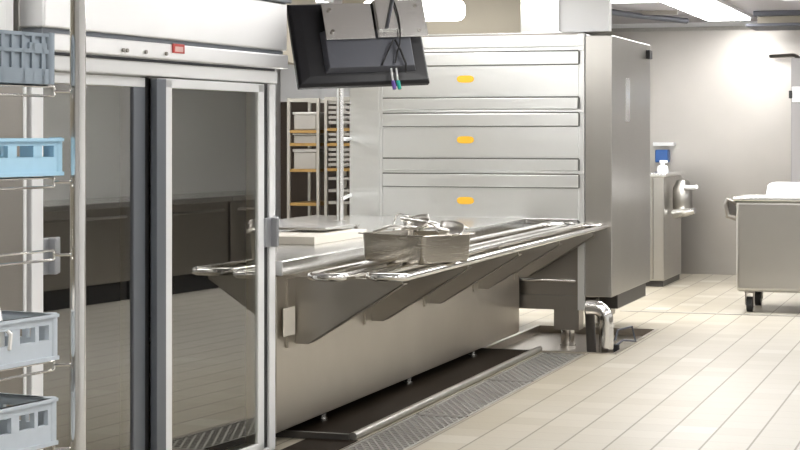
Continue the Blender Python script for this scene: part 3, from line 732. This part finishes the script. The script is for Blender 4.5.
def crate(name, label, z, Hh, mat, style, inset=0.):
    """open plastic dish rack, 0.53 square, on a pair of runners"""
    t_ = thing(name, label, 'dish rack', (-2.222, 4.118, z+.005), TA, group='dish racks on the trolley')
    x0, x1, y0, y1 = -.62, -.028, -.625, -.048-inset
    m = MB(); th = .014
    # base grid
    for k_ in range(9):
        yy = y0+.02+k_*(y1-y0-.04)/8; m.box(x0+.01, x1-.01, yy-.005, yy+.005, .0, .012)
        xx = x0+.02+k_*(x1-x0-.04)/8; m.box(xx-.005, xx+.005, y0+.01, y1-.01, .0, .012)
    lo, hi = (.45, .78) if style == 'window' else ((.50, .80) if style == 'oval' else (.26, .72))
    def wall(along, p0, p1, q, sgn):
        # along 'y': wall in plane x=q, thickness inward sgn
        def B(a_, b_, zz0, zz1, off0=0., off1=th):
            e0, e1 = q+sgn*off0, q+sgn*off1; e0, e1 = min(e0, e1), max(e0, e1)
            if along == 'y': m.box(e0, e1, a_, b_, zz0, zz1)
            else: m.box(a_, b_, e0, e1, zz0, zz1)
        L_ = p1-p0
        if style == 'ribbed':
            B(p0, p1, 0, Hh, .006, th+.004); B(p0, p1, .0, .30*Hh); B(p0, p1, Hh*.60, Hh*.68); B(p0, p1, Hh*.93, Hh)
            nn = 14
            for k_ in range(nn+1):
                c0 = p0+(L_-.012)*k_/nn; B(c0, c0+.012, 0, Hh)
            B(p1-.10, p1-.03, Hh*.68, Hh*.80); B(p0+.03, p0+.10, Hh*.68, Hh*.80)
        else:
            B(p0, p1, 0, lo*Hh); B(p0, p1, hi*Hh, Hh)
            edges = []
            s_ = p0
            nn = 6 if style == 'oval' else 7
            for k_ in range(nn+1):
                c0 = p0+L_*k_/nn; wd = .034 if style == 'oval' else (.03 if k_ % 2 else .014)
                if k_ in (0, nn): wd = .07
                B(max(p0, c0-wd/2), min(p1, c0+wd/2), lo*Hh-.002, hi*Hh+.002)
            # handle hollow bead along the lower edge, stiffening lip
            B(p0, p1, Hh-.008, Hh, -.006, th); B(p0, p1, 0, .010, -.006, th)
    wall('y', y0, y1, x1, -1); wall('y', y0, y1, x0, 1); wall('x', x0+th, x1-th, y1, -1); wall('x', x0+th, x1-th, y0, 1)
    for (xx, yy) in ((x0, y0), (x1, y0), (x0, y1), (x1, y1)):
        m.tube([(xx-math.copysign(.012, xx+.3), yy-math.copysign(.012, yy+.3), 0), (xx-math.copysign(.012, xx+.3), yy-math.copysign(.012, yy+.3), Hh+.002)], .017, 14)
    m.build('rack_body', mat, t_)
    return t_
crate('dish_rack', 'dark blue grey ribbed plastic dish rack, topmost on the trolley', LEV[4], .128, M['rack_grey'], 'ribbed', .012)
crate('dish_rack', 'pale blue plastic dish rack second from the top of the trolley', LEV[3], .095, M['rack_blue'], 'oval', -.02)
ra = crate('dish_rack', 'light grey plastic dish rack holding white china below the empty runner', LEV[1], .116, M['rack_light'], 'window')
crate('dish_rack', 'empty light grey plastic dish rack, lowest on the trolley', LEV[0], .118, M['rack_light'], 'window', .004)
def tloc(x, y, z):
    return Vector((-2.222, 4.118, 0))+Vector((x*math.cos(TA)-y*math.sin(TA), x*math.sin(TA)+y*math.cos(TA), z))
cl = ['white china cup nearest the rim of the light grey dish rack', 'white china cup in the middle of the light grey dish rack', 'white china cup at the inner side of the light grey dish rack', 'white china cup at the near end of the light grey dish rack']
c0 = None
for i, (x, y) in enumerate(((-.09, -.25), (-.22, -.24), (-.10, -.36), (-.23, -.36))):
    p_ = tloc(x, y, LEV[1]+.018)
    if c0 is None:
        r_ = thing('cup', cl[i], 'cup', p_, 0, 'cups in the dish rack')
        a1 = MB().lathe([(.0, .142), (.026, .141), (.034, .134), (.044, .07), (.047, 0), (.043, 0), (.040, .07), (.0, .125)], (0, 0, 0), 24).build('cup_body', M['china'], r_)
        a2 = MB().tube([(.043, 0, .03), (.065, 0, .035), (.068, 0, .07), (.042, 0, .09)], .006, 8).build('handle', M['china'], r_)
        c0 = (r_, a1, a2)
    else:
        r_ = c0[0].copy(); COL.objects.link(r_); r_.location = p_; r_['label'] = cl[i]; r_.rotation_euler = (0, 0, i*1.3)
        for ch in c0[1:]:
            q = ch.copy(); COL.objects.link(q); q.parent = r_

# unseen base cabinets, added for the refrigerator glass to mirror
bc0 = None
for i in range(5):
    y_ = 9.6+i*1.6
    if bc0 is None:
        r_ = thing('unseen_base_cabinet', 'dark base cabinet with steel top, added unseen opposite the counter for the glass reflection', 'cabinet', (2.1, y_, 0), 0, 'added base cabinets opposite the counter')
        a1 = MB().box(-.35, .45, 0, 1.56, .18, .86, .004).build('cabinet_body', M['steel_dark'], r_)
        a2 = MB().box(-.38, .45, 0, 1.58, .86, .91, .004).build('worktop', M['steel_top'], r_)
        a3 = MB().box(-.375, -.355, .1, 1.46, .76, .79, .004).build('handle', M['steel_smooth'], r_)
        a4 = MB().box(-.30, .45, 0, 1.56, 0, .18).build('plinth', M['black'], r_)
        bc0 = (r_, a1, a2, a3, a4)
    else:
        r_ = bc0[0].copy(); COL.objects.link(r_); r_.location = (2.1, y_, 0)
        for ch in bc0[1:]:
            q = ch.copy(); COL.objects.link(q); q.parent = r_
for o in bpy.data.objects:
    if 'world' in o.keys(): del o['world']

# ------------------------------------------------------------------ camera, world, view
cam = bpy.data.cameras.new('camera'); co = bpy.data.objects.new('camera', cam); COL.objects.link(co)
cam.sensor_fit = 'HORIZONTAL'; cam.sensor_width = 36; cam.lens = 1800*36/800
co.location = (0, 0, 1.52); co.rotation_euler = (R(90), 0, psi)
cam.shift_y = (135-225)/800.
cam.clip_end = 100
sc.camera = co
wd = bpy.data.worlds.new('world'); sc.world = wd; wd.use_nodes = True
wd.node_tree.nodes['Background'].inputs[0].default_value = (.9, .93, 1, 1); wd.node_tree.nodes['Background'].inputs[1].default_value = .3
sc.view_settings.view_transform = 'Standard'; sc.view_settings.look = 'None'; sc.view_settings.gamma = 1
sc.view_settings.use_curve_mapping = False
sc.view_settings.exposure = 0.27
sc.cycles.use_denoising = True
sc.cycles.max_bounces = 10; sc.cycles.glossy_bounces = 6; sc.cycles.diffuse_bounces = 5; sc.cycles.transparent_max_bounces = 12
sc.cycles.sample_clamp_indirect = 6
